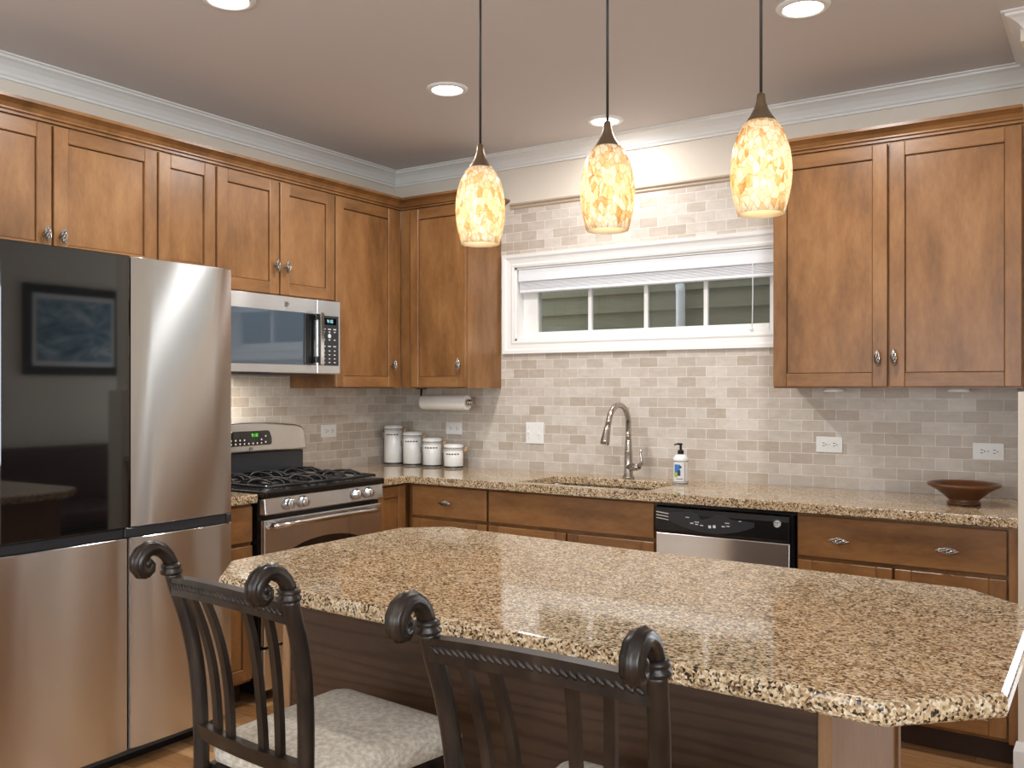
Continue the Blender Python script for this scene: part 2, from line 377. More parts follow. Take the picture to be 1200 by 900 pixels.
# ------------------------------------------------------------------ the room
CH = 2.70
X1, Y0, YN = 5.0, -7.5, 1.4
struct('floor', MB().box(-.15, Y0-.15, -.1, X1+.15, YN+.15, 0), 'floor')
struct('ceiling', MB().box(-.15, Y0-.15, CH, X1+.15, YN+.15, CH+.1), 'ceiling')
struct('wall_left', MB().box(-.15, Y0, 0, 0, .15, CH), 'wall')
wb = MB(); WX0, WX1, WZ0, WZ1 = .895, 2.40, 1.640, 2.055
for b in ((0, 0, 0, WX0, .15, CH), (WX1, 0, 0, 3.485, .15, CH), (WX0, 0, 0, WX1, .15, WZ0), (WX0, 0, WZ1, WX1, .15, CH)): wb.box(*b)
struct('wall_back', wb, 'wall')
TZ = 2.385
wt = MB()
for x0, z0, x1, z1 in ((0, .914, .822, TZ), (2.474, .914, 3.395, TZ), (.822, .914, 2.474, 1.584), (.822, 2.106, 2.474, TZ)):
    wt.box(x0, -.008, z0, x1, 0, z1)
struct('wall_back_tile', wt, 'tile_x')
struct('wall_left_tile', MB().box(0, -1.96, .914, .008, -.008, 1.86), 'tile_y')
wr = MB().box(3.485, -.60, 0, 3.60, 0, CH).box(3.4475, -.662, 0, 3.60, -.60, 1.36).box(3.4475, -.60, 0, 3.485, 0, 1.36)
wr.box(3.45, -.60, CH-.09, 3.485, 0, CH).box(3.3965, -.03, .914, 3.45, 0, 1.36)
struct('wall_right', wr, 'wall')
wn = MB().box(3.485, 0, 0, 3.60, YN, CH); struct('wall_nook', wn, 'wall')
wf = MB()   # far wall of the nook with a patio door opening
for b in ((3.6, YN, 0, 3.72, YN+.15, CH), (4.88, YN, 0, X1, YN+.15, CH), (3.72, YN, 2.2, 4.88, YN+.15, CH)): wf.box(*b)
struct('wall_far', wf, 'wall')
we = MB()   # wall across the room from the fridge, with a window
for b in ((X1, Y0, 0, X1+.15, -6.55, CH), (X1, -3.85, 0, X1+.15, YN, CH), (X1, -6.55, 0, X1+.15, -3.85, .72), (X1, -6.55, 2.30, X1+.15, -3.85, CH)): we.box(*b)
struct('wall_east', we, 'wall')
ws = MB()
for b in ((0, Y0-.15, 0, 1.1, Y0, CH), (4.1, Y0-.15, 0, X1, Y0, CH), (1.1, Y0-.15, 0, 4.1, Y0, .48), (1.1, Y0-.15, 2.42, 4.1, Y0, CH)): ws.box(*b)
struct('wall_rear', ws, 'wall')
CROWN = [(0, CH-.082), (.012, CH-.082), (.012, CH-.072), (.019, CH-.067), (.024, CH-.056), (.040, CH-.036), (.060, CH-.022), (.076, CH-.016), (.078, CH-.008), (.090, CH-.006), (.090, CH), (0, CH)]
struct('trim_1', MB().sweep(CROWN, [(0, Y0), (0, 0), (3.485, 0), (3.485, -.60), (3.60, -.60), (3.60, YN), (X1, YN), (X1, Y0), (0, Y0)]), 'trim')
BASE = [(0, 0), (.014, 0), (.014, .10), (.006, .13), (0, .13)]
struct('baseboard_right', MB().sweep(BASE, [(3.4475, -.655), (3.4475, -.662), (3.60, -.662), (3.60, YN)]), 'trim')
struct('baseboard_east', MB().sweep(BASE, [(X1, YN), (X1, Y0), (0, Y0), (0, -2.95)]), 'trim')
# stone liner that caps the tile over the window
LIN = [(0, 2.385), (.010, 2.385), (.016, 2.392), (.016, 2.398), (.010, 2.402), (.022, 2.410), (.022, 2.418), (0, 2.418)]
M['liner'] = plain('stone_liner', lin(190, 172, 152), .35)
struct('trim_2', MB().sweep(LIN, [(.868, 0), (2.412, 0)]), 'liner')

# ------------------------------------------------------------------ window, blind, the neighbouring house
win = thing('window_1', 'long white transom window above the sink', 'window', ((WX0+WX1)/2, 0, WZ0)); win['kind'] = 'structure'
cs = MB()
def frame_ring(mb, x0, z0, x1, z1, w, prof):
    """picture-frame moulding: profile (across 0..w, out) mitred round a rectangle (inner edge given)"""
    rr = []
    for sx, sz in ((0, 0), (1, 0), (1, 1), (0, 1), (0, 0)):
        ring = []
        for t, o in prof:
            ring.append(((x1+t) if sx else (x0-t), -o, (z1+t) if sz else (z0-t)))
        rr.append(ring)
    return mb.rings(rr, False, False, False, True)
frame_ring(cs, WX0, WZ0, WX1, WZ1, .073, [(0, 0), (0, .012), (.012, .015), (.022, .012), (.045, .016), (.055, .024), (.073, .026), (.073, 0)])
cs.build('casing', 'trim', win)
jb = MB()
for b in ((WX0-.001, 0, WZ0, WX0+.012, .15, WZ1), (WX1-.012, 0, WZ0, WX1+.001, .15, WZ1), (WX0, 0, WZ0-.001, WX1, .15, WZ0+.012), (WX0, 0, WZ1-.012, WX1, .15, WZ1+.001)): jb.box(*b)
jb.build('jamb', 'trim', win)
GX0, GX1, GZ0, GZ1, GY = 1.003, 2.333, 1.690, 2.0, .085
sa = MB()
for b in ((WX0+.012, GY-.02, WZ0+.012, GX0, GY+.03, WZ1-.012), (GX1, GY-.02, WZ0+.012, WX1-.012, GY+.03, WZ1-.012), (GX0, GY-.02, WZ0+.012, GX1, GY+.03, GZ0), (GX0, GY-.02, GZ1, GX1, GY+.03, WZ1-.012)): sa.box(*b, .003, 1)
sa.build('sash', 'trim', win)
for x in (1.3365, 1.6715, 2.003): MB().box(x-.0105, GY-.012, GZ0-.002, x+.0105, GY+.012, GZ1+.002).build('muntin', 'trim', win)
MB().box(GX0, GY+.001, GZ0, GX1, GY+.005, GZ1).build('pane', 'glass', win)
bl = thing('window_blind', 'white horizontal blind drawn up under the top of the long window', 'blind', (1.65, .04, 1.93))
MB().box(WX0+.016, .012, 1.985, WX1-.016, .055, 2.04, .003, 1).build('headrail', 'blind', bl)
MB().box(WX0+.018, .004, 1.975, WX1-.018, .011, 2.041, .002, 1).build('valance', 'blind', bl)
for i in range(9): MB().box(WX0+.022, .014, 1.930+i*.006, WX1-.022, .058, 1.934+i*.006).build('slat', 'blind', bl)
MB().box(WX0+.022, .012, 1.912, WX1-.022, .060, 1.928, .003, 1).build('bottom_rail', 'blind', bl)
MB().tube([(2.27, .004, 1.975), (2.272, .0, 1.85), (2.27, -.001, 1.70), (2.268, -.003, 1.665)], .0022, 6).ball((2.268, -.004, 1.658), .008, 10, 6, (1, 1, 1.5)).tube([(2.268, -.004, 1.66), (2.24, .0, 1.654), (2.225, .002, 1.662)], .002, 6).build('pull_cord', 'blind', bl)
sd = MB(); z = -.2
while z < 4.2:
    sd.prism([(2.20, z), (2.168, z), (2.197, z+.145), (2.20, z+.145)], -2.5, 4.2, axis='x'); z += .145
nb = sd.build('neighbor_house_siding', 'siding'); nb['kind'] = 'structure'
struct('ground', MB().box(-3, 1.6, -.35, 8, 2.2, -.2), 'siding')
def framed(name, label, cat, base, P, a0, a1, z0, z1, mid):
    t = thing(name, label, cat, base); t['kind'] = 'structure'
    OFF[t.name] = (0, 0, 0); t.location = (0, 0, 0)
    m = MB()
    for u0, u1, v0, v1 in ((a0, a0+.06, z0, z1), (a1-.06, a1, z0, z1), (a0+.06, a1-.06, z0, z0+.07), (a0+.06, a1-.06, z1-.06, z1)) + tuple((c-.03, c+.03, z0+.07, z1-.06) for c in mid):
        p, q = P(u0, .05, v0), P(u1, .10, v1); m.box(*p, *q, .003, 1)
    m.build('frame', 'trim', t)
    p, q = P(a0+.06, .073, z0+.07), P(a1-.06, .077, z1-.06); MB().box(*p, *q).build('pane', 'glass', t)
framed('door_1', 'white glazed patio door in the far nook wall', 'door', (4.3, YN, 0), lambda u, d, z: (u, YN+d, z), 3.72, 4.88, 0, 2.2, (4.3,))
framed('window_2', 'white window in the wall across from the refrigerator', 'window', (X1, -5.2, .72), lambda u, d, z: (X1+d, u, z), -6.55, -3.85, .72, 2.30, (-5.65, -4.75))
framed('window_3', 'wide white window in the wall behind the island chairs', 'window', (2.6, Y0, .48), lambda u, d, z: (u, Y0-d, z), 1.1, 4.1, .48, 2.42, (2.1, 3.1))
tag(MB().tube([(.995, 2.12, -.2), (.995, 2.12, 2.1), (.99, 2.12, 2.16)], .035, 12).build('drain_pipe', 'white'), 'white vertical drain pipe on the olive siding outside the window', 'pipe')

# ------------------------------------------------------------------ cabinet parts
def knob(mb, x, y, z, vert=True, L=.030):
    """twisted birdcage pull standing off a front at y (front faces -y)"""
    A = (lambda t, a, b: (x+a, y-.024+b, z+t)) if vert else (lambda t, a, b: (x+t, y-.024+b, z+a))
    mb.cyl((x, y, z), (x, y-.016, z), .005, 10, .0045)
    mb.cyl((x, y, z), (x, y-.003, z), .009, 12)
    for k in range(6):
        pts = []
        for i in range(11):
            t = -1+2*i/10; r = .0112*math.cos(t*PI/2*.93); a = k*PI/3+t*1.5
            pts.append(A(t*L, r*math.cos(a), r*math.sin(a)))
        mb.tube(pts, .0026, 6)
    for sg in (-1, 1): mb.ball(A(sg*L, 0, 0), .0045, 8, 6)
    return mb
def shaker(parent, x0, z0, x1, z1, y, name='door', k=None, w=.058, kv=True, mat='wood_v', rails=True):
    """recessed-panel front: y is its outer face, facing -y"""
    d = MB(); T = .02
    d.mat('wood_v')
    d.box(x0, y, z0, x0+w, y+T, z1, .0025, 1); d.box(x1-w, y, z0, x1, y+T, z1, .0025, 1)
    d.mat('wood_h')
    d.box(x0+w, y, z0, x1-w, y+T, z0+w, .0025, 1); d.box(x0+w, y, z1-w, x1-w, y+T, z1, .0025, 1)
    d.mat('wood_v'); g = .003
    d.box(x0+w+g, y+.010, z0+w+g, x1-w-g, y+T-.002, z1-w-g)
    d.mat('kick_and_groove_shade').box(x0+w-.004, y+.0135, z0+w-.004, x1-w+.004, y+T-.003, z1-w+.004)  # dark backing paints the recess shade into the groove round the panel
    o = d.build(name, None, parent)
    if k: knob(MB(), k[0], y, k[1], kv).build('knob', 'knob', o)
    return o
def slab_front(parent, x0, z0, x1, z1, y, ks=(), name='drawer'):
    o = MB().box(x0, y, z0, x1, y+.02, z1, .004, 2).build(name, 'wood_h', parent)
    for kx, kz in ks: knob(MB(), kx, y, kz, False, .036).build('pull', 'knob', o)
    return o
def carcass(parent, x0, z0, x1, z1, yf, yb=-.0015, sl=0, sr=0):
    """closed box behind the fronts, with a face frame"""
    m = MB().mat('wood_v'); e = .0008
    m.box(x0+e, yf, z0, x1-e, yb, z1)
    return m.build('carcass', None, parent)
GUP = 'upper cabinets on the left wall'
def upper(name_label, x0, x1, z0, doors, rot, z1=2.385, yf=-.33, cat='cabinet', fill=None):
    t = thing('upper_cabinet', name_label, cat, ((x0+x1)/2, 0, z0), rot)
    carcass(t, x0, z0, x1, z1, yf, -.009 if z0 < 1.8 else -.009)
    for (a, b, kx, kz) in doors:
        shaker(t, a, z0+.006, b, z1-.008, yf-.021, k=(kx, kz) if kx is not None else None)
    return t
upper('wide two-door wooden cabinet above the refrigerator', -2.84, -1.927, 1.862, [(-2.836, -2.388, -2.415, 1.955), (-2.379, -1.931, -2.352, 1.955)], L90)
upper('narrow single-door wooden cabinet between refrigerator top and microwave cabinet', -1.926, -1.626, 1.862, [(-1.922, -1.631, None, None)], L90)
upper('short two-door wooden cabinet directly above the microwave', -1.624, -.876, 1.822, [(-1.620, -1.256, -1.283, 1.962), (-1.246, -.881, -1.219, 1.962)], L90)
dcab = upper('tall single-door wooden cabinet right of the microwave', -.874, -.3325, 1.372, [(-.870, -.400, -.432, 1.500)], L90)
ecab = upper('dark single-door wooden cabinet in the corner above the canisters', .331, .806, 1.372, [(.415, .801, .768, 1.500)], 0)
fcab = upper('big two-door wooden cabinet on the right of the window', 2.478, 3.440, 1.372, [(2.482, 2.953, 2.918, 1.497), (2.962, 3.436, 2.982, 1.497)], 0)
CC = [(-.02, 2.387), (.006, 2.387), (.006, 2.396), (.016, 2.400), (.016, 2.406), (.026, 2.420), (.044, 2.430), (.052, 2.433), (.052, 2.445), (-.02, 2.445)]
tag(MB().sweep(CC, [(.334, -2.84), (.334, -.334), (.808, -.334), (.808, -.002)]).build('cabinet_crown', 'wood_h'), 'stained wood crown moulding running along the left wall cabinets into the corner', 'moulding')
tag(MB().sweep(CC, [(2.476, -.002), (2.476, -.334), (3.441, -.334)]).build('cabinet_crown', 'wood_h'), 'stained wood crown moulding on top of the big right cabinet', 'moulding')

# base cabinets on the back wall
YB = -.60
def base_cab(label, x0, x1, rot=0, yf=YB):
    t = thing('base_cabinet', label, 'cabinet', ((x0+x1)/2, -.3, 0), rot)
    m = MB().mat('wood_v'); m.box(x0+.0008, yf, .10, x1-.0008, -.01, .8755); m.build('carcass', None, t)
    MB().box(x0+.0008, yf+.07, 0, x1-.0008, -.02, .0998).build('toe_kick', 'kick_and_groove_shade', t); return t
c1 = base_cab('base cabinet with one small drawer between the corner and the sink', .622, 1.137)
slab_front(c1, .655, .708, 1.132, .864, YB-.021, [(.887, .785)])
shaker(c1, .655, .115, 1.132, .692, YB-.021)
# sink base: open top so the bowls hang inside
c2 = thing('base_cabinet', 'sink base cabinet with a long plain false drawer front', 'cabinet', (1.59, -.3, 0))
cm = MB().mat('wood_v')
for b in ((1.138, YB, .10, 1.156, -.01, .8755), (2.024, YB, .10, 2.042, -.01, .8755), (1.156, -.028, .10, 2.024, -.01, .8755), (1.156, YB, .10, 2.024, -.028, .118), (1.156, YB, .118, 2.024, YB+.018, .8755)): cm.box(*b)
cm.build('carcass', None, c2); MB().box(1.138, YB+.07, 0, 2.042, -.02, .0998).build('toe_kick', 'kick_and_groove_shade', c2)
slab_front(c2, 1.145, .708, 2.036, .864, YB-.021, name='false_drawer')
shaker(c2, 1.145, .115, 1.586, .692, YB-.021); shaker(c2, 1.595, .115, 2.036, .692, YB-.021)
c3 = base_cab('base cabinet right of the dishwasher with one wide two-pull drawer', 2.659, 3.4465)
slab_front(c3, 2.666, .700, 3.409, .862, YB-.021, [(2.832, .775), (3.218, .775)])
shaker(c3, 2.666, .115, 3.024, .684, YB-.021); shaker(c3, 3.033, .115, 3.409, .684, YB-.021)
MB().box(3.416, YB-.021, .10, 3.446, YB-.0005, .8755).build('filler_strip', 'wood_v', c3)
# corner and narrow base cabinets on the left wall
c4 = base_cab('corner base cabinet with a narrow door right of the range', -.868, -.012, L90)
shaker(c4, -.858, .115, -.632, .864, YB-.021)
c5 = base_cab('narrow base cabinet between the refrigerator and the range', -1.895, -1.642, L90)
slab_front(c5, -1.888, .708, -1.650, .864, YB-.021); shaker(c5, -1.888, .115, -1.650, .692, YB-.021, w=.05)

# ------------------------------------------------------------------ granite tops
def cells(mb, xs, ys, keep, z0, z1, bev=.006):
    bm = mb.bm
    V = {}
    def v(i, j, z):
        if (i, j, z) not in V: V[(i, j, z)] = bm.verts.new((xs[i], ys[j], z))
        return V[(i, j, z)]
    K = lambda i, j: 0 <= i < len(xs)-1 and 0 <= j < len(ys)-1 and keep(i, j)
    edges = []
    for i in range(len(xs)-1):
        for j in range(len(ys)-1):
            if not K(i, j): continue
            bm.faces.new((v(i, j, z1), v(i+1, j, z1), v(i+1, j+1, z1), v(i, j+1, z1)))
            bm.faces.new((v(i, j, z0), v(i, j+1, z0), v(i+1, j+1, z0), v(i+1, j, z0)))
            for (a, b, n) in (((i, j), (i+1, j), (i, j-1)), ((i+1, j), (i+1, j+1), (i+1, j)), ((i+1, j+1), (i, j+1), (i, j+1)), ((i, j+1), (i, j), (i-1, j))):
                if not K(*n):
                    bm.faces.new((v(*a, z0), v(*b, z0), v(*b, z1), v(*a, z1)))
                    edges.append((v(*a, z1), v(*b, z1))); edges.append((v(*a, z0), v(*b, z0)))
    es = [bm.edges.get(e) for e in edges]
    bmesh.ops.bevel(bm, geom=es, offset=bev, segments=3, profile=.6, affect='EDGES')
    return mb
SX0, SX1, SY0, SY1 = 1.29, 1.985, -.575, -.20
top = cells(MB(), [.001, .648, SX0, SX1, 3.4466], [-.872, -.648, SY0, SY1, -.0085],
            lambda i, j: (j > 0 or i == 0) and not (i == 2 and j == 2), .876, .914)
tag(top.build('countertop', 'granite'), 'L-shaped speckled granite countertop along the back wall with the sink cutout', 'countertop')
tag(MB().box(.0085, -1.893, .876, .648, -1.6425, .914, .006, 3).build('countertop', 'granite'), 'small granite countertop piece between the refrigerator and the range', 'countertop')
ISL = [(1.766, -2.70), (1.905, -2.848), (3.452, -2.902), (3.597, -2.757), (3.597, -2.130), (3.455, -1.985), (2.6, -1.955), (1.895, -1.905), (1.766, -2.02)]
isl = MB().prism(ISL, .876, .914, .010, 3)
tag(isl.build('island_countertop', 'granite'), 'large clipped-corner speckled granite countertop of the island', 'countertop')
ib = thing('kitchen_island', 'wooden island base with shade-darkened panel under the granite top', 'island', (2.59, -2.3, 0))
MB().box(1.888, -2.588, 0, 3.276, -2.02, .8755).build('body', 'kick_and_groove_shade', ib)
MB().box(1.888, -2.60, .0, 3.276, -2.5885, .8755).build('back_panel', 'island_shaded_h', ib, 'shade-darkened panel facing the chairs')
MB().box(1.862, -2.606, 0, 1.8875, -2.0, .8755, .002, 1).build('end_panel', 'island_lit_v', ib)
MB().box(3.2765, -2.606, 0, 3.302, -2.0, .8755, .002, 1).build('end_panel', 'island_lit_v', ib)
MB().box(3.3025, -2.028, 0, 3.308, -2.0, .8755).build('corner_strip', 'wood_v', ib)

# ------------------------------------------------------------------ sink, faucet, soap
sk = thing('kitchen_sink', 'double-bowl stainless sink set under the granite', 'sink', (1.64, -.39, .70))
def rr(x0, y0, x1, y1, r, z, n=6):
    p = []
    for cx, cy, a0 in ((x1-r, y1-r, 0), (x0+r, y1-r, PI/2), (x0+r, y0+r, PI), (x1-r, y0+r, 1.5*PI)):
        for i in range(n+1):
            a = a0+PI/2*i/n; p.append((cx+r*math.cos(a), cy+r*math.sin(a), z))
    return p
for x0, x1 in ((SX0-.006, 1.650), (1.664, SX1+.006)):
    b = MB().rings([rr(x0-.006, SY0-.012, x1+.006, SY1+.012, .05, .8750), rr(x0, SY0-.006, x1, SY1+.006, .05, .8750), rr(x0+.01, SY0+.004, x1-.01, SY1-.004, .06, .70), rr(x0+.04, SY0+.034, x1-.04, SY1-.034, .05, .685)], False, True)
    o = b.build('bowl', 'chrome', sk)
    MB().lathe([(.04, 0), (.043, .003), (.03, .004), (.012, .002)], ((x0+x1)/2, (SY0+SY1)/2, .6855)).build('drain', 'chrome', o)
fa = thing('faucet', 'tall gooseneck pull-down nickel faucet behind the sink', 'faucet', (1.668, -.125, .914))
FX, FY = 1.668, -.125
MB().lathe([(.030, .9142), (.030, .922), (.024, .932), (.0215, .99), (.020, 1.05), (.0205, 1.052), (.019, 1.056), (.0175, 1.10), (.0165, 1.11)], (FX, FY, 0)).build('body', 'nickel', fa)
pts = [(FX, FY, 1.08), (FX, FY, 1.20)]
for i in range(11):
    a = PI*i/10*.93; pts.append((FX-.012*i/10, FY-.095+.095*math.cos(a), 1.20+.088*math.sin(a)))
pts.append((FX-.016, FY-.196, 1.185)); 
MB().tube(pts, [.0145]*len(pts), 16).build('spout', 'nickel', fa)
MB().tube([(FX-.016, FY-.196, 1.186), (FX-.017, FY-.202, 1.165), (FX-.020, FY-.214, 1.115), (FX-.022, FY-.219, 1.095)], [.016, .0175, .023, .022], 18).build('spray_head', 'nickel', fa)
h = MB().tube([(FX, FY-.005, .972), (FX+.045, FY-.02, .974), (FX+.075, FY-.03, .978)], [.017, .019, .016], 14).tube([(FX+.068, FY-.028, .976), (FX+.088, FY-.034, .995), (FX+.090, FY-.036, 1.02), (FX+.083, FY-.034, 1.045), (FX+.090, FY-.037, 1.065)], [.013, .011, .008, .006, .005], 12)
h.build('handle', 'nickel', fa)
sp = thing('soap_dispenser', 'white soap pump bottle with blue and green label beside the sink', 'bottle', (1.995, -.225, .914))
BX, BY = 1.995, -.225; Z = .9145
MB().mat('ceramic').lathe([(.034, Z), (.036, Z+.004), (.036, Z+.110), (.037, Z+.113), (.037, Z+.122), (.031, Z+.128), (.026, Z+.137), (.016, Z+.141)], (BX, BY, 0), n=28).mat('label_dark').lathe([(.0364, Z+.107), (.0364, Z+.110)], (BX, BY, 0), n=28).lathe([(.0364, Z+.010), (.0364, Z+.012)], (BX, BY, 0), n=28).lathe([(.0364, Z+.003), (.0364, Z+.006)], (BX, BY, 0), n=28).build('bottle', None, sp)
def patch(mb, mat, a0, a1, z0, z1, r=.0367, n=8):
    """a printed patch wrapped round the bottle; angle 0 faces the camera side"""
    mb.mat(mat); base = math.radians(-63)
    lo = [(BX+r*math.cos(base+a0+(a1-a0)*i/n), BY+r*math.sin(base+a0+(a1-a0)*i/n), z0) for i in range(n+1)]
    hi = [(x, y, z1) for x, y, _ in lo]
    return mb.rings([lo, hi], False, False, True, False)
lb = MB(); patch(lb, 'mark_white', -1.1, .45, Z+.018, Z+.102, .03645)
patch(lb, 'blue', -.95, -.15, Z+.052, Z+.094); patch(lb, 'navy', -.5, -.1, Z+.040, Z+.066, .0368); patch(lb, 'navy', -.28, .02, Z+.076, Z+.088, .0369); patch(lb, 'lime', -1.0, -.5, Z+.034, Z+.056, .0369)
patch(lb, 'label_dark', .47, .53, Z+.014, Z+.105); patch(lb, 'label_dark', -.7, .2, Z+.024, Z+.027)
lb.build('label_print', None, sp, 'printed blue and green bottle label')
MB().lathe([(.015, Z+.140), (.015, Z+.158), (.011, Z+.162), (.006, Z+.163), (.006, Z+.184), (.009, Z+.185), (.009, Z+.193), (.003, Z+.194)], (BX, BY, 0), n=20).tube([(BX, BY, Z+.190), (BX-.012, BY-.014, Z+.190), (BX-.022, BY-.026, Z+.187)], [.005, .0045, .0035], 8).build('pump', 'black', sp)

# ------------------------------------------------------------------ things on the counter
def canister(x, y, hgt, label):
    t = thing('canister', label, 'canister', (x, y, .914), 0, 'white canisters in the corner'); z = .9145; r = .0555
    hb = hgt-.038
    MB().mat('ceramic').lathe([(r-.004, z), (r, z+.004), (r, z+hb-.006), (r-.003, z+hb)], (x, y, 0)).mat('slate').lathe([(r+.0006, z+.003), (r+.0006, z+.012)], (x, y, 0), cap0=False, cap1=False).build('jar', None, t)
    ln = MB().mat('label_dark')
    for k in range(5):
        a = -1.75+k*.30; r2 = r+.0006
        for q in range(3):
            pass
        arc = [(x+r2*math.cos(a+i*.07), y+r2*math.sin(a+i*.07)) for i in range(4)]
        ln.rings([[(p[0], p[1], z+hb-.026) for p in arc], [(p[0], p[1], z+hb-.019) for p in arc]], False, False, True, False)
    ln.build('printed_border', None, t)
    MB().lathe([(r+.0015, z+hb+.0005), (r+.0015, z+hb+.006)], (x, y, 0)).build('gasket', 'mark_white', t)
    MB().lathe([(r-.002, z+hb+.007), (r+.002, z+hb+.009), (r+.002, z+hb+.022), (r-.003, z+hb+.030), (r-.02, z+hb+.035)], (x, y, 0)).build('lid', 'ceramic', t)
    w = MB(); ring = [(x+(r+.003)*math.cos(a), y+(r+.003)*math.sin(a), z+hb+.012) for a in [2*PI*i/28 for i in range(29)]]
    w.tube(ring, .0018, 6)
    for sg in (-1,):
        w.tube([(x-.034, y-.047, z+hb+.012), (x-.037, y-.050, z+hb-.02), (x-.037, y-.050, z+hb-.05), (x-.033, y-.046, z+hb-.054)], .0026, 6).box(x-.043, y-.055, z+hb-.05, x-.033, y-.046, z+hb-.018)
    w.build('wire_clamp', 'knob', t)
    MB().tube([(x+.047, y+.034, z+hb-.010), (x+.056, y+.040, z+hb-.002), (x+.058, y+.042, z+hb+.014)], [.006, .009, .008], 10).build('clamp_grip', 'cork', t)
    return t
for x, y, hh, lb_ in ((.099, -.130, .240, 'tallest white lidded canister, in the corner of the counter'), (.247, -.128, .204, 'second tallest white canister, next to the tallest'), (.402, -.134, .172, 'third white canister in the row, beside the shortest'), (.560, -.137, .142, 'shortest white lidded canister, under the outlet')):
    canister(x, y, hh, lb_)
bx, by, bz = 3.235, -.34, .9145
tag(MB().lathe([(.058, bz), (.062, bz+.006), (.060, bz+.012), (.052, bz+.016), (.072, bz+.036), (.098, bz+.056), (.122, bz+.070), (.131, bz+.074), (.133, bz+.082), (.126, bz+.085), (.112, bz+.078), (.08, bz+.05), (.04, bz+.028), (.005, bz+.024)], (bx, by, 0), n=48).build('wooden_bowl', 'bowl_wood'), 'wide turned dark wooden bowl on the right end of the counter', 'bowl')
th = thing('paper_towel_holder', 'dark metal towel bar under the corner cabinet', 'holder', (.50, -.17, 1.29))
hy, hz = -.17, 1.291
MB().box(.325, hy-.02, 1.3665, .375, hy+.02, 1.3715).tube([(.350, hy, 1.368), (.347, hy, 1.33), (.352, hy, hz)], [.007, .006, .006], 10).build('bracket', 'black_matte', th)
MB().cyl((.350, hy, hz), (.700, hy, hz), .006, 12).build('bar', 'black_matte', th)
MB().ball((.706, hy, hz), .018, 16, 10, (.7, 1, 1)).lathe([(.016, 0), (.019, .004), (.016, .008)], (.690, hy, hz), 'x', 18).build('end_knob', 'knob', th)
rl = MB().lathe([(.0075, 0), (.042, 0), (.043, .002), (.043, .318), (.042, .32), (.0075, .32), (.0075, 0)], (.364, hy, hz), 'x', 36, False, False)
tag(rl.build('paper_towel_roll', 'paper'), 'white paper towel roll hanging under the corner cabinet', 'paper towel')

def outlet(label, u, z, rot, horizontal=True, kind='duplex'):
    """cover plate on a wall run (local front faces -y)"""
    w, hgt = (.118, .072) if horizontal else (.118, .118)
    if kind == 'combo': w, hgt = .116, .118
    t = thing('wall_outlet' if kind == 'duplex' else 'switch_plate', label, 'outlet' if kind == 'duplex' else 'switch', (u, -.0085, z-hgt/2), rot, 'outlet covers on the tile')
    MB().box(u-w/2, -.0145, z-hgt/2, u+w/2, -.0082, z+hgt/2, .002, 2).build('cover_plate', 'white', t)
    def recept(cx, cz, hor):
        m = MB().mat('white'); q = [(cx+(.019 if hor else .0165)*math.cos(a)*(1), cz+(.0165 if hor else .019)*math.sin(a)) for a in [2*PI*i/20 for i in range(20)]]
        m.prism(q, -.0165, -.0142, axis='y'); m.mat('label_dark')
        if hor:
            for dz in (-.0065, .0065): m.box(cx-.005, -.0172, cz+dz-.0014, cx+.005, -.0164, cz+dz+.0014)
            m.box(cx+.009, -.0172, cz-.0025, cx+.013, -.0164, cz+.0025)
        else:
            for dx in (-.0065, .0065): m.box(cx+dx-.0014, -.0172, cz-.002, cx+dx+.0014, -.0164, cz+.008)
            m.box(cx-.0025, -.0172, cz-.012, cx+.0025, -.0164, cz-.008)
        m.build('receptacle', None, t)
    if kind == 'duplex':
        for s_ in (-1, 1): recept(u+s_*.024, z, True)
        MB().ball((u, -.0146, z), .003, 8, 6, (1, .4, 1)).build('screw', 'chrome', t)
    else:
        m = MB().box(u-.044, -.0165, z-.012, u-.034, -.0142, z+.012); m.box(u-.0425, -.026, z+.0, u-.0355, -.0155, z+.008, .001, 1); m.build('switch', 'white', t)
        recept(u+.024, z+.020, False) if False else None
        m = MB().box(u+.026, -.0165, z-.012, u+.036, -.0142, z+.012); m.box(u+.0275, -.026, z-.008, u+.0345, -.0155, z+.0, .001, 1); m.build('switch', 'white', t)
        for sx in (-.039, .031):
            for sz in (-.03, .03): MB().ball((u+sx, -.0146, z+sz), .0025, 8, 6, (1, .4, 1)).build('screw', 'chrome', t)
outlet('white outlet on the left wall between range and canisters', -.585, 1.130, L90)
outlet('white outlet on the back wall above the shortest canister', .468, 1.134, 0)
outlet('white double switch plate on the tile left of the faucet', 1.034, 1.122, 0, False, 'combo')
outlet('white outlet on the tile under the left half of the big right cabinet', 2.635, 1.113, 0)
outlet('white outlet on the tile above the wooden bowl', 3.287, 1.106, 0)
for px, lb_ in ((2.695, 'left white puck light under the big right cabinet'), (3.197, 'right white puck light under the big right cabinet')):
    t = thing('puck_light', lb_, 'light', (px, -.17, 1.352), 0, 'puck lights under the right cabinet')
    MB().lathe([(.040, 1.3562), (.043, 1.358), (.043, 1.3715)], (px, -.17, 0)).build('housing', 'white', t)
    MB().lathe([(.032, 1.3555), (.036, 1.3560)], (px, -.17, 0)).build('lens', 'mark_white', t)

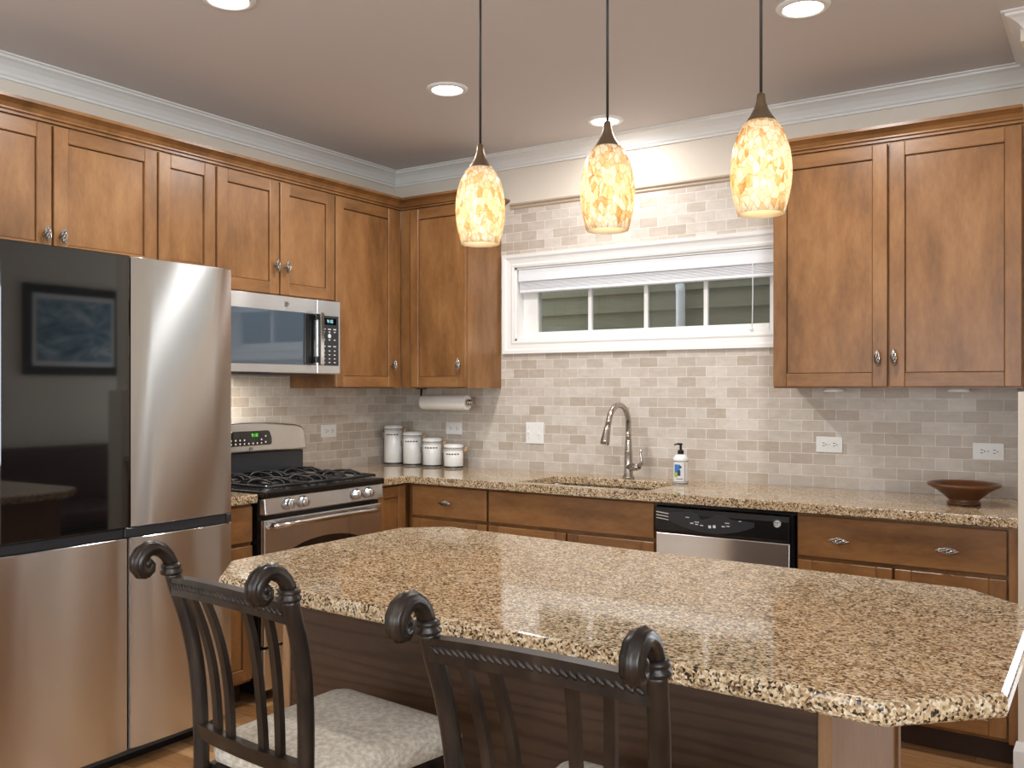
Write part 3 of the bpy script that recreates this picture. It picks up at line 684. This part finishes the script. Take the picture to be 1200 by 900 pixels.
# ------------------------------------------------------------------ dishwasher
dw = thing('dishwasher', 'stainless dishwasher with black control panel left of the wide drawer', 'dishwasher', (2.35, -.3, 0))
DX0, DX1, DY = 2.046, 2.655, -.625
MB().box(DX0, -.60, .10, DX1, -.03, .872).build('tub', 'black', dw)
MB().box(DX0+.004, DY-.004, .115, DX1-.018, -.601, .742, .004, 2).build('door', 'steel_flat', dw)
MB().box(DX1-.0165, DY, .115, DX1-.002, -.601, .858).build('edge_trim', 'black', dw)
cp = MB(); prof = []
for x0 in (0,):
    cp.prism([(-.601, .746), (-.6335, .746), (-.640, .756), (-.640, .83), (-.632, .852), (-.615, .858), (-.601, .858)], DX0+.003, DX1-.0175, .002, 1, axis='x')
cpo = cp.build('control_panel', 'black', dw)
hd = MB(); q = []   # raised smile-shaped fascia with pocket handle
for i in range(21):
    u = i/20; q.append((DX0+.075+u*.375, .800-.042*math.sin(PI*u)**.8))
q += [(DX0+.45, .818), (DX0+.35, .822), (DX0+.32, .838), (DX0+.28, .838), (DX0+.25, .82), (DX0+.22, .812), (DX0+.20, .835), (DX0+.17, .842), (DX0+.075, .835)]
hd.prism(q, -.6435, -.6405, axis='y'); hd.build('button_fascia', 'slate', cpo)
mk = MB().mat('mark_white')
for i, xx in enumerate((.178, .20, .222, .258, .278, .318, .338)):
    mk.box(DX0+xx-.006, -.6442, .786-.006+abs(i-3)*.0025, DX0+xx+.006, -.6436, .786+.006+abs(i-3)*.0025) if i in (3, 4) else mk.box(DX0+xx-.007, -.6442, .784+abs(i-3)*.003, DX0+xx+.007, -.6436, .788+abs(i-3)*.003)
mk.box(DX0+.150, -.6442, .817, DX0+.166, -.6436, .820).box(DX0+.19, -.6442, .800, DX0+.21, -.6436, .803).box(DX0+.325, -.6442, .806, DX0+.345, -.6436, .809).box(DX0+.385, -.6442, .818, DX0+.395, -.6436, .821)
mk.build('button_markings', None, cpo)
vt = MB()
for i in range(3): vt.prism([(DX0+.012, .835-i*.013), (DX0+.070, .829-i*.013), (DX0+.070, .825-i*.013), (DX0+.012, .831-i*.013)], -.6425, -.6402, axis='y')
vt.build('vent_louvers', 'chrome', cpo)
def emblem(mb, cx, y, cz, r, ring='chrome', face='mark_white', mono='slate'):
    mb.mat(face).lathe([(r*.85, 0), (r*.85, .0012)], (cx, y-.0014, cz), 'y', 24)
    mb.mat(ring).tube([(cx+r*math.cos(a), y-.0008, cz+r*math.sin(a)) for a in [2*PI*i/24 for i in range(25)]], r*.13, 6)
    mb.mat(mono)
    for s_ in (-1, 1):
        mb.tube([(cx+s_*r*.32+r*.34*math.cos(a), y-.0016, cz+r*.42*math.sin(a)) for a in [2*PI*i/16 for i in range(14)]], r*.10, 6)
    return mb
emblem(MB(), DX1-.065, -.640, .822, .0145).build('emblem', None, cpo)

# ------------------------------------------------------------------ refrigerator (left wall frame)
fr = thing('refrigerator', 'four-door refrigerator with one black glass door and stainless doors', 'refrigerator', (-2.352, -.4, 0), L90)
RX0, RX1, RS, RF = -2.812, -1.897, -2.354, -.800
MB().box(RX0+.004, -.715, .03, RX1-.002, -.03, 1.80).build('cabinet_body', 'fridge_side', fr)
MB().box(RX0+.02, -.70, 0, RX1-.02, -.05, .0298).build('base_grille', 'black', fr)
MB().box(RX0+.004, -.775, .0765, RX1-.004, -.7155, .078).box(RX0+.003, -.772, .836, RX1-.003, -.7155, .874).box(RS-.004, -.775, .08, RS+.004, -.7155, 1.84).build('door_gasket', 'black', fr)
def bowed(x0, x1, z0, z1, yf, yb, bow=.004, seg=10):
    pts = [(x0, yb), (x0, yf+.006), (x0+.006, yf)]
    pts = [(x0, yb)] + [(x0+.004+(x1-x0-.008)*i/seg, yf-bow*math.sin(PI*i/seg)+(.004 if i in (0, seg) else 0)) for i in range(seg+1)] + [(x1, yb)]
    m = MB().prism(pts, z0, z1, .002, 1)
    return m
def fdoor(name, x0, x1, z0, z1, mat, label=None, bow=.006):
    m = bowed(x0, x1, z0, z1, RF+.006, -.776, bow)
    m.bm.normal_update()
    for f in m.bm.faces: f.smooth = f.normal.y < -.98 and f.calc_area() > .005
    for e in m.bm.edges:
        if not all(f.smooth for f in e.link_faces): e.smooth = False
    return m.build(name, mat, fr, label)
MB().box(RX0+.002, RF, .8745, RS-.0035, -.776, 1.846, .003, 2).build('upper_door', 'black_glass', fr, 'glossy black glass upper door')
fdoor('upper_door', RS+.0035, RX1-.002, .8745, 1.846, 'steel_up', None, .0008)
fdoor('lower_door', RX0+.002, RS-.0035, .078, .8355, 'steel_low', None, .0008)
fdoor('lower_door', RS+.0035, RX1-.002, .078, .8355, 'steel')
for a, b in ((RX0+.004, RS-.02), (RS-.016, RX1-.03)): MB().box(a, -.790, .838, b, -.7725, .872, .003, 1).build('handle_recess', 'slate', fr)
MB().box(RX1-.028, -.793, .842, RX1-.006, -.7725, .872, .002, 1).build('hinge_cap', 'slate', fr)
for x in (RX0+.05, RX1-.06): MB().box(x-.04, -.77, 1.8005, x+.04, -.60, 1.835, .004, 1).build('hinge_cover', 'fridge_side', fr)

# ------------------------------------------------------------------ gas range (left wall frame)
rg = thing('gas_range', 'stainless gas range with black iron grates under the microwave', 'range', (-1.256, -.35, 0), L90)
GX0_, GX1_, GF = -1.637, -.875, -.672
gm = (GX0_+GX1_)/2
MB().box(GX0_, -.645, .04, GX1_, -.03, .895).build('oven_body', 'black', rg)
for x in (GX0_+.04, GX1_-.04):
    for y in (-.62, -.08): MB().cyl((x, y, 0), (x, y, .0398), .016, 12).build('foot', 'black', rg)
MB().box(GX0_-.001, -.690, .8955, GX1_+.001, -.10, .9245, .006, 2).build('cooktop', 'black', rg)
MB().prism([(-.646, .822), (-.676, .822), (-.684, .828), (-.676, .893), (-.646, .8945)], GX0_+.004, GX1_-.002, .002, 1, axis='x').build('front_panel', 'steel_flat', rg)
for x in (-1.500, -1.412, -1.068, -.985):
    k = MB().mat('steel_flat').lathe([(.026, 0), (.026, -.004), (.0225, -.006), (.021, -.024), (.018, -.027), (.003, -.027)], (x, -.680, .862), 'y', 28, flute=0)
    k.mat('chrome').box(x-.004, -.713, .862-.019, x+.004, -.7065, .862+.019, .002, 1).build('burner_knob', None, rg)
dr = MB().box(GX0_+.006, -.672, .25, GX1_-.003, -.646, .800, .006, 2).build('oven_door', 'steel_flat', rg)
q = [(gm+.29*math.cos(PI*i/24),   .545+.145*math.sin(PI*i/24)**.7) for i in range(25)] + [(gm-.29, .36), (gm+.29, .36)]
MB().prism(q, -.6745, -.6725, axis='y').build('oven_window', 'black_glass', dr)
hp = [(gm+u*.345, -.672-.052*max(0, 1-abs(u)**8)-.006*(1-u*u), .773+.010*(1-u*u)) for u in [-1+i/14 for i in range(29)]]
MB().tube(hp, [.017]*len(hp), 14, flat=(.8, 1)).build('oven_handle', 'chrome', dr)
MB().box(GX0_+.006, -.668, .06, GX1_-.003, -.646, .240, .006, 2).build('storage_drawer', 'steel_flat', rg)
# backguard
MB().box(GX0_+.004, -.115, .925, GX1_-.004, -.035, 1.046).build('backsplash_riser', 'slate', rg)
bgq = [(GX0_-.006, 1.050), (GX1_+.006, 1.050), (GX1_+.008, 1.065), (GX1_-.010, 1.155)]
bgq += [(GX1_-.022-.005*i, 1.165+.004*i) for i in range(3)]
bgq += [(gm+(.36-.72*i/14), 1.178+.022*math.sin(PI*i/14)) for i in range(1, 14)]
bgq += [(GX0_+.032, 1.173), (GX0_+.022, 1.165), (GX0_+.010, 1.155), (GX0_-.008, 1.065)]
bg = MB().prism(bgq, -.135, -.035, .010, 3, axis='y').build('backguard', 'steel_flat', rg)
dq = [(gm-.13, 1.085), (gm+.135, 1.085), (gm+.142, 1.093), (gm+.142, 1.12), (gm+.128, 1.152), (gm+.115, 1.158), (gm-.11, 1.158), (gm-.13, 1.15)]
dp = MB().prism(dq, -.1385, -.1345, .001, 1, axis='y').build('clock_display', 'black_glass', bg)
MB().text('9:10', .024, Matrix.Translation((gm+.03, -.1390, 1.136)) @ FRONT, 'lcd_green').build('clock_digits', None, dp)
bt = MB().mat('mark_white')
for r_ in range(2):
    for c_ in range(9):
        if r_ == 1 and 3 < c_ < 7: continue
        bt.lathe([(.0045, 0), (.0045, .0008)], (gm-.115+c_*.027, -.1394, 1.096+r_*.018 if c_ != 8 else 1.100+r_*.03), 'y', 10)
bt.build('touch_buttons', None, dp)
emblem(MB(), gm+.01, -.1352, 1.068, .010, 'slate', 'steel_flat').build('emblem', None, bg)
# burners and grates
for (x, y, r) in ((gm-.21, -.52, .045), (gm-.21, -.25, .036), (gm+.21, -.52, .048), (gm+.21, -.25, .036), (gm, -.385, .04)):
    b = MB().mat('chrome').lathe([(r+.018, .9246), (r+.018, .928), (r, .934)], (x, y, 0), n=24).mat('black_matte').lathe([(r, .934), (r, .940), (r*.9, .944), (.004, .945)], (x, y, 0), n=24)
    b.build('burner', None, rg)
def bar(mb, pts, r=.0065): return mb.tube(pts, r, 8)
def grate(x0, x1, y0, y1, burners):
    m = MB(); z = .962; zb = .926
    def arch(a, b, n=8):   # a finger that rises from the tray and drops back
        pts = []
        for i in range(n+1):
            t = i/n; hgt = zb+.006+(z-zb-.006)*min(1, math.sin(PI*t)**.45)
            pts.append((a[0]+(b[0]-a[0])*t, a[1]+(b[1]-a[1])*t, hgt))
        return bar(m, pts, .0052)
    for x in (x0, x1): bar(m, [(x, y0, zb+.006), (x, y0, zb+.014), (x, y1, zb+.014), (x, y1, zb+.006)])
    for y in (y0, y1, (y0+y1)/2): bar(m, [(x0, y, zb+.014), (x1, y, zb+.014)])
    for (bx_, by_) in burners:
        hx, hy_ = (x1-x0)/2, .125
        for s_ in (-1, 1):
            arch((bx_+s_*hx*.98, by_, 0), (bx_+s_*.025, by_, 0)); arch((bx_, by_+s_*hy_, 0), (bx_, by_+s_*.025, 0))
            arch((bx_+s_*hx*.45, by_-hy_, 0), (bx_+s_*hx*.45, by_+hy_, 0))
    return m.build('grate', 'black_matte', rg)
grate(GX0_+.035, gm-.112, -.655, -.13, [(gm-.21-.02, -.52), (gm-.21-.02, -.25)])
grate(gm-.100, gm+.100, -.655, -.13, [(gm, -.52), (gm, -.25)])
grate(gm+.112, GX1_-.035, -.655, -.13, [(gm+.21+.02, -.52), (gm+.21+.02, -.25)])

# ------------------------------------------------------------------ microwave (left wall frame)
mw = thing('microwave', 'over-the-range stainless microwave above the gas range', 'microwave', (-1.25, -.2, 1.438), L90)
MX0, MX1, MF = -1.626, -.888, -.398
MB().box(MX0, -.372, 1.445, MX1-.002, -.012, 1.8195).build('housing', 'steel_flat', mw)
MB().box(MX0+.02, -.392, 1.4365, MX1-.16, -.05, 1.4445).build('vent_grille', 'black_matte', mw)
MB().box(-1.40, -.30, 1.4418, -1.28, -.16, 1.4446).build('cooktop_lamp', 'lamp', mw, 'lit cooktop lamp lens under the microwave')
cl = area('cooktop_lamp_light', (.22, -1.34, 1.434), (0, 0, 0), .12, .12, 2.2, (1, .93, .82))
SEAM = -1.052
md = MB().box(MX0, MF, 1.446, SEAM-.0015, -.373, 1.818, .003, 1).build('door', 'steel_flat', mw)
MB().box(MX0+.035, MF-.003, 1.487, SEAM-.012, MF-.0005, 1.745, .001, 1).build('door_window', 'reflection_glass', md)
hh = MB().mat('chrome').box(SEAM-.024, MF-.050, 1.487, SEAM+.004, MF-.040, 1.752, .004, 2)
hh.mat('black').box(SEAM-.092, MF-.012, 1.495, SEAM-.030, MF-.0032, 1.742, .003, 1).box(SEAM-.045, MF-.0395, 1.50, SEAM-.004, MF-.0125, 1.53, .003, 1).box(SEAM-.045, MF-.0395, 1.712, SEAM-.004, MF-.0125, 1.742, .003, 1)
hh.build('handle', None, md)
emblem(MB(), -1.252, MF, 1.778, .013, 'chrome', 'nickel').build('emblem', None, md)
pn = MB().box(SEAM+.0015, MF, 1.446, MX1, -.373, 1.818, .003, 1).build('control_side', 'steel_flat', mw)
kp = MB().box(SEAM+.012, MF-.0025, 1.487, MX1+.0-.014, MF-.0003, 1.740, .001, 1).build('keypad', 'slate', pn)
MB().box(SEAM+.045, MF-.0032, 1.695, MX1-.032, MF-.0026, 1.728).build('display', 'black_glass', kp)
MB().text('9:10', .024, Matrix.Translation((SEAM+.087, MF-.0036, 1.7115)) @ FRONT, 'lcd_blue').build('display_digits', None, kp)
kb = MB().mat('mark_white')
for r_, z_ in enumerate((1.672, 1.658, 1.618, 1.585, 1.562, 1.542, 1.522, 1.503)):
    for c_ in range(3):
        w_ = .010 if r_ in (0, 3) else .006
        kb.box(SEAM+.047+c_*.037-w_, MF-.0030, z_-.0025, SEAM+.047+c_*.037+w_, MF-.0026, z_+.0025)
kb.lathe([(.011, 0), (.011, .0005)], (SEAM+.084, MF-.003, 1.638), 'y', 14)
kb.build('keypad_markings', None, kp)

# ------------------------------------------------------------------ lights of the room
def can(label, x, y, w=CAN_W):
    t = thing('recessed_light', label, 'ceiling light', (x, y, CH-.012), 0, 'recessed ceiling lights')
    MB().lathe([(.066, CH-.004), (.070, CH-.010), (.088, CH-.007), (.092, CH-.001), (.092, CH-.0002)], (x, y, 0), n=36, cap0=False, cap1=False).build('trim_ring', 'white', t)
    MB().lathe([(.069, CH-.0045), (.05, CH-.0065), (.004, CH-.0075)], (x, y, 0), n=36).build('lens', 'lamp', t)
    l = bpy.data.lights.new('recessed_lamp', 'AREA'); l.shape = 'DISK'; l.size = .13; l.energy = w; l.color = (1, .97, .94)
    o = bpy.data.objects.new('recessed_lamp', l); COL.objects.link(o); o.parent = t; o.location = (0, 0, -.002)
can('lit recessed ceiling light nearest the left wall cabinets', 1.265, -1.109)
can('lit recessed ceiling light above the window, partly behind the middle pendant', 1.626, -.300, 5)
can('lit recessed ceiling light above the right end of the counter', 2.826, -1.109)
can('lit recessed ceiling light at the top edge of the photo, in front of the refrigerator', 1.214, -2.26)
can('lit recessed ceiling light out of view behind the island chairs', 2.826, -4.6, 5)
def pendant(x, label):
    y = -2.35
    t = thing('pendant_lamp', label, 'pendant light', (x, y, 1.752), 0, 'pendant lamps over the island')
    P = [(.0505, 1.752), (.0545, 1.768), (.060, 1.790), (.0645, 1.818), (.0660, 1.842), (.0650, 1.866), (.0610, 1.892), (.0530, 1.920), (.0420, 1.942), (.031, 1.955)]
    inner = [(r-.003, z) for r, z in P][::-1]
    MB().mat('shade').lathe(P, (x, y, 0), n=40, cap0=False, cap1=False).mat('shade_inner').lathe([P[-1]]+inner+[P[0]], (x, y, 0), n=40, cap0=False, cap1=False).build('shade', None, t)
    MB().lathe([(.033, 1.951), (.032, 1.955), (.024, 1.966), (.016, 1.980), (.011, 1.995), (.0085, 2.014), (.004, 2.017)], (x, y, 0), n=28).build('cap', 'bronze', t)
    MB().cyl((x, y, 2.018), (x, y, CH-.02), .0034, 8).build('cord', 'cord', t)
    MB().lathe([(.010, CH-.045), (.03, CH-.035), (.055, CH-.012), (.06, CH-.0005)], (x, y, 0), n=28).build('canopy', 'bronze', t)
    MB().cyl((x, y, 1.91), (x, y, 1.953), .014, 14).ball((x, y, 1.885), .020, 14, 10, (1, 1, 1.3)).build('bulb', 'bulb', t)
    l = bpy.data.lights.new('pendant_bulb', 'POINT'); l.energy = PEND_W; l.color = (1, .86, .68); l.shadow_soft_size = .022
    o = bpy.data.objects.new('pendant_bulb', l); COL.objects.link(o); o.parent = t; o.location = (0, 0, .085)
pendant(2.334, 'leftmost mosaic glass pendant lamp, hanging in front of the corner cabinet')
pendant(2.711, 'middle mosaic glass pendant lamp, hanging in front of the wall above the window')
pendant(3.087, 'rightmost mosaic glass pendant lamp, hanging beside the big right cabinet')

# ------------------------------------------------------------------ chairs at the island
def make_chair(label):
    t = thing('counter_chair', label, 'chair', (0, 0, 0), 0, 'chairs at the island')
    zs = .628
    # cushion
    def ringc(k, z, ins):
        p = []; hwb, hwf, y0, y1 = .178-ins, .205-ins, -.185+ins, .205-ins; r = .035
        for (cx, cy, a0) in ((hwf-r, y1-r, 0), (-(hwf-r), y1-r, PI/2), (-(hwb-r), y0+r, PI), (hwb-r, y0+r, 1.5*PI)):
            for i in range(7):
                a = a0+PI/2*i/6; p.append((cx+r*math.cos(a), cy+r*math.sin(a)+(0.012*(1-(cx/.2)**2) if cy > 0 else 0), z))
        return p
    MB().rings([ringc(0, zs-.032, .012), ringc(0, zs-.026, .003), ringc(0, zs-.008, 0), ringc(0, zs+.010, .004), ringc(0, zs+.022, .016), ringc(0, zs+.029, .04), ringc(0, zs+.033, .085), ringc(0, zs+.034, .14)]).build('seat_cushion', 'fabric', t)
    zf = zs-.033
    MB().prism([(-.172, -.188), (.172, -.188), (.196, .195), (-.196, .195)], zf-.05, zf, .004, 2).build('seat_frame', 'chair', t)
    def post_pt(s_, z):
        tab = [(0, .170, -.262), (.30, .166, -.222), (.56, .166, -.203), (.675, .168, -.203), (.78, .173, -.206), (.88, .180, -.220), (.95, .186, -.240), (1.0, .191, -.262)]
        for a, b in zip(tab, tab[1:]):
            if z <= b[0]+1e-6:
                u = (z-a[0])/(b[0]-a[0]); u2 = u; return (s_*(a[1]+(b[1]-a[1])*u2), a[2]+(b[2]-a[2])*u2)
        return (s_*tab[-1][1], tab[-1][2])
    def smooth_pt(s_, z):
        a = [post_pt(s_, min(1.0, max(0, z+d))) for d in (-.05, -.025, 0, .025, .05)]
        return (sum(p[0] for p in a)/5, sum(p[1] for p in a)/5, z)
    for s_ in (-1, 1):
        zz = [i*.03 for i in range(34)]+[1.0]
        MB().tube([smooth_pt(s_, z) for z in zz], [.0135+.0025*(z > .5) for z in zz], 14).build('back_post', 'chair', t)
        px, py, pz = smooth_pt(s_, 1.0)
        MB().lathe([(.017, -.006), (.0215, -.003), (.0225, .002), (.018, .006), (.0205, .010), (.0205, .014), (.016, .018)], (px, py-.002, pz), n=20).build('collar', 'chair', t)
        cv = [(0, .010, .0125), (-.003, .022, .0125), (-.010, .035, .0125), (-.021, .046, .0128), (-.035, .053, .0135), (-.050, .053, .0148), (-.063, .046, .0158), (-.071, .034, .016), (-.072, .021, .0155), (-.065, .011, .0145), (-.055, .008, .013), (-.047, .013, .011), (-.045, .021, .009), (-.049, .027, .007)]
        m = MB().tube([(px, py-.002+a, pz+b) for a, b, _ in cv], [c for _, _, c in cv], 24, .16, 8)
        m.ball((px, py-.057, pz+.026), .012, 14, 10, (1.25, 1, 1))
        m.build('scroll_finial', 'chair', t)
    # top rail, bowed backwards, with a carved rope on the back
    N = 16
    def rail(z0, z1, dy, th_, hwz, bow, arch=0):
        rr_ = []
        xl, yl, _ = smooth_pt(1, hwz)
        for i in range(N+1):
            u = -1+2*i/N; x = u*xl; y = yl-bow*(1-u*u); ar = arch*(1-u*u)
            rr_.append([(x, y-th_/2+dy, z0+ar), (x, y+th_/2+dy, z0+ar), (x, y+th_/2+dy-.004, z1+ar), (x, y-th_/2+dy-.004, z1+ar)])
        return rr_
    MB().rings(rail(.952, .990, 0, .024, .968, .016, .010), smooth=False).build('top_rail', 'chair', t)
    rp = MB(); xl, yl, _ = smooth_pt(1, .968)
    for i in range(26):
        u = -.90+1.8*i/25; x = u*xl; y = yl-.016*(1-u*u)-.0135; ar = .010*(1-u*u)
        rp.ball((x, y, .972+ar), .0048, 8, 6, (1.0, .7, 2.1), Matrix.Rotation(math.radians(-52), 4, 'Y'))
    rp.build('rope_carving', 'chair', t)
    MB().rings(rail(.655, .686, 0, .020, .672, .008), smooth=False).build('lower_rail', 'chair', t)
    for f in (-.66, -.35, .35, .66):
        rr_ = []
        for i in range(13):
            z = .680+(.968-.680)*i/12; xl_, y_, _ = smooth_pt(1, z); u = i/12
            x = f*(.168+.020*u)*(1-.10*(1-u)) ; y = y_-(.008+.008*u)*(1-f*f)
            x -= (1 if f > 0 else -1)*.006*math.sin(PI*u)
            rr_.append([(x-.0088, y-.006, z), (x+.0088, y-.006, z), (x+.0088, y+.006, z), (x-.0088, y+.006, z)])
        MB().rings(rr_, smooth=False).build('slat', 'chair', t)
    for s_ in (-1, 1):
        MB().tube([(s_*.176, .172, zf-.0505), (s_*.178, .174, .3), (s_*.182, .180, 0)], [.016, .014, .012], 12).build('leg', 'chair', t)
        MB().tube([(s_*.179, .176, .22), (s_*.166, -.225, .22)], .009, 10).build('stretcher', 'chair', t)
    MB().tube([(-.179, .176, .19), (.179, .176, .19)], .010, 10).build('stretcher', 'chair', t)
    return t
ch = make_chair('dark scroll-backed counter chair with cream seat, nearer the refrigerator')
dup(ch, (3.034, -2.950, 0), math.radians(1.0), 'dark scroll-backed counter chair with cream seat, at the middle of the island', 'chairs at the island')
ch.location = (2.345, -2.908, 0); ch.rotation_euler = (0, 0, math.radians(-4.8))

# ------------------------------------------------------------------ across the room, seen in the black refrigerator door
pf = thing('framed_picture', 'large dark-framed picture mirrored in the black refrigerator door', 'picture', (4.98, -.08, 1.48))
fm = MB()
for b in ((4.965, -.51, 1.48, 4.995, -.44, 2.20), (4.965, .28, 1.48, 4.995, .35, 2.20), (4.965, -.44, 1.48, 4.995, .28, 1.55), (4.965, -.44, 2.13, 4.995, .28, 2.20)): fm.box(*b, .004, 1)
fm.build('frame', 'black', pf)
MB().box(4.982, -.44, 1.55, 4.99, .28, 2.13).build('mat_board', 'mark_white', pf); MB().box(4.978, -.40, 1.59, 4.9815, .24, 2.09).build('print', 'art', pf)
so = thing('leather_sofa', 'brown leather sofa mirrored in the black refrigerator door', 'sofa', (4.5, -.1, 0))
MB().box(4.08, -1.0, .10, 4.92, .85, .36, .04, 3, sm=True).build('base', 'leather', so)
MB().box(4.68, -1.0, .30, 4.94, .85, .92, .08, 4, sm=True).build('backrest', 'leather', so)
for y0 in (-1.02, .69): MB().box(4.05, y0, .12, 4.92, y0+.2, .62, .07, 4, sm=True).build('armrest', 'leather', so)
for i in range(2): MB().box(4.04, -.80+i*.74, .36, 4.70, -.08+i*.74, .50, .05, 4, sm=True).build('seat_cushion', 'leather', so)
for x in (4.14, 4.86):
    for y in (-.94, .79): MB().cyl((x, y, 0), (x, y, .11), .022, 12, .03).build('foot', 'black', so)
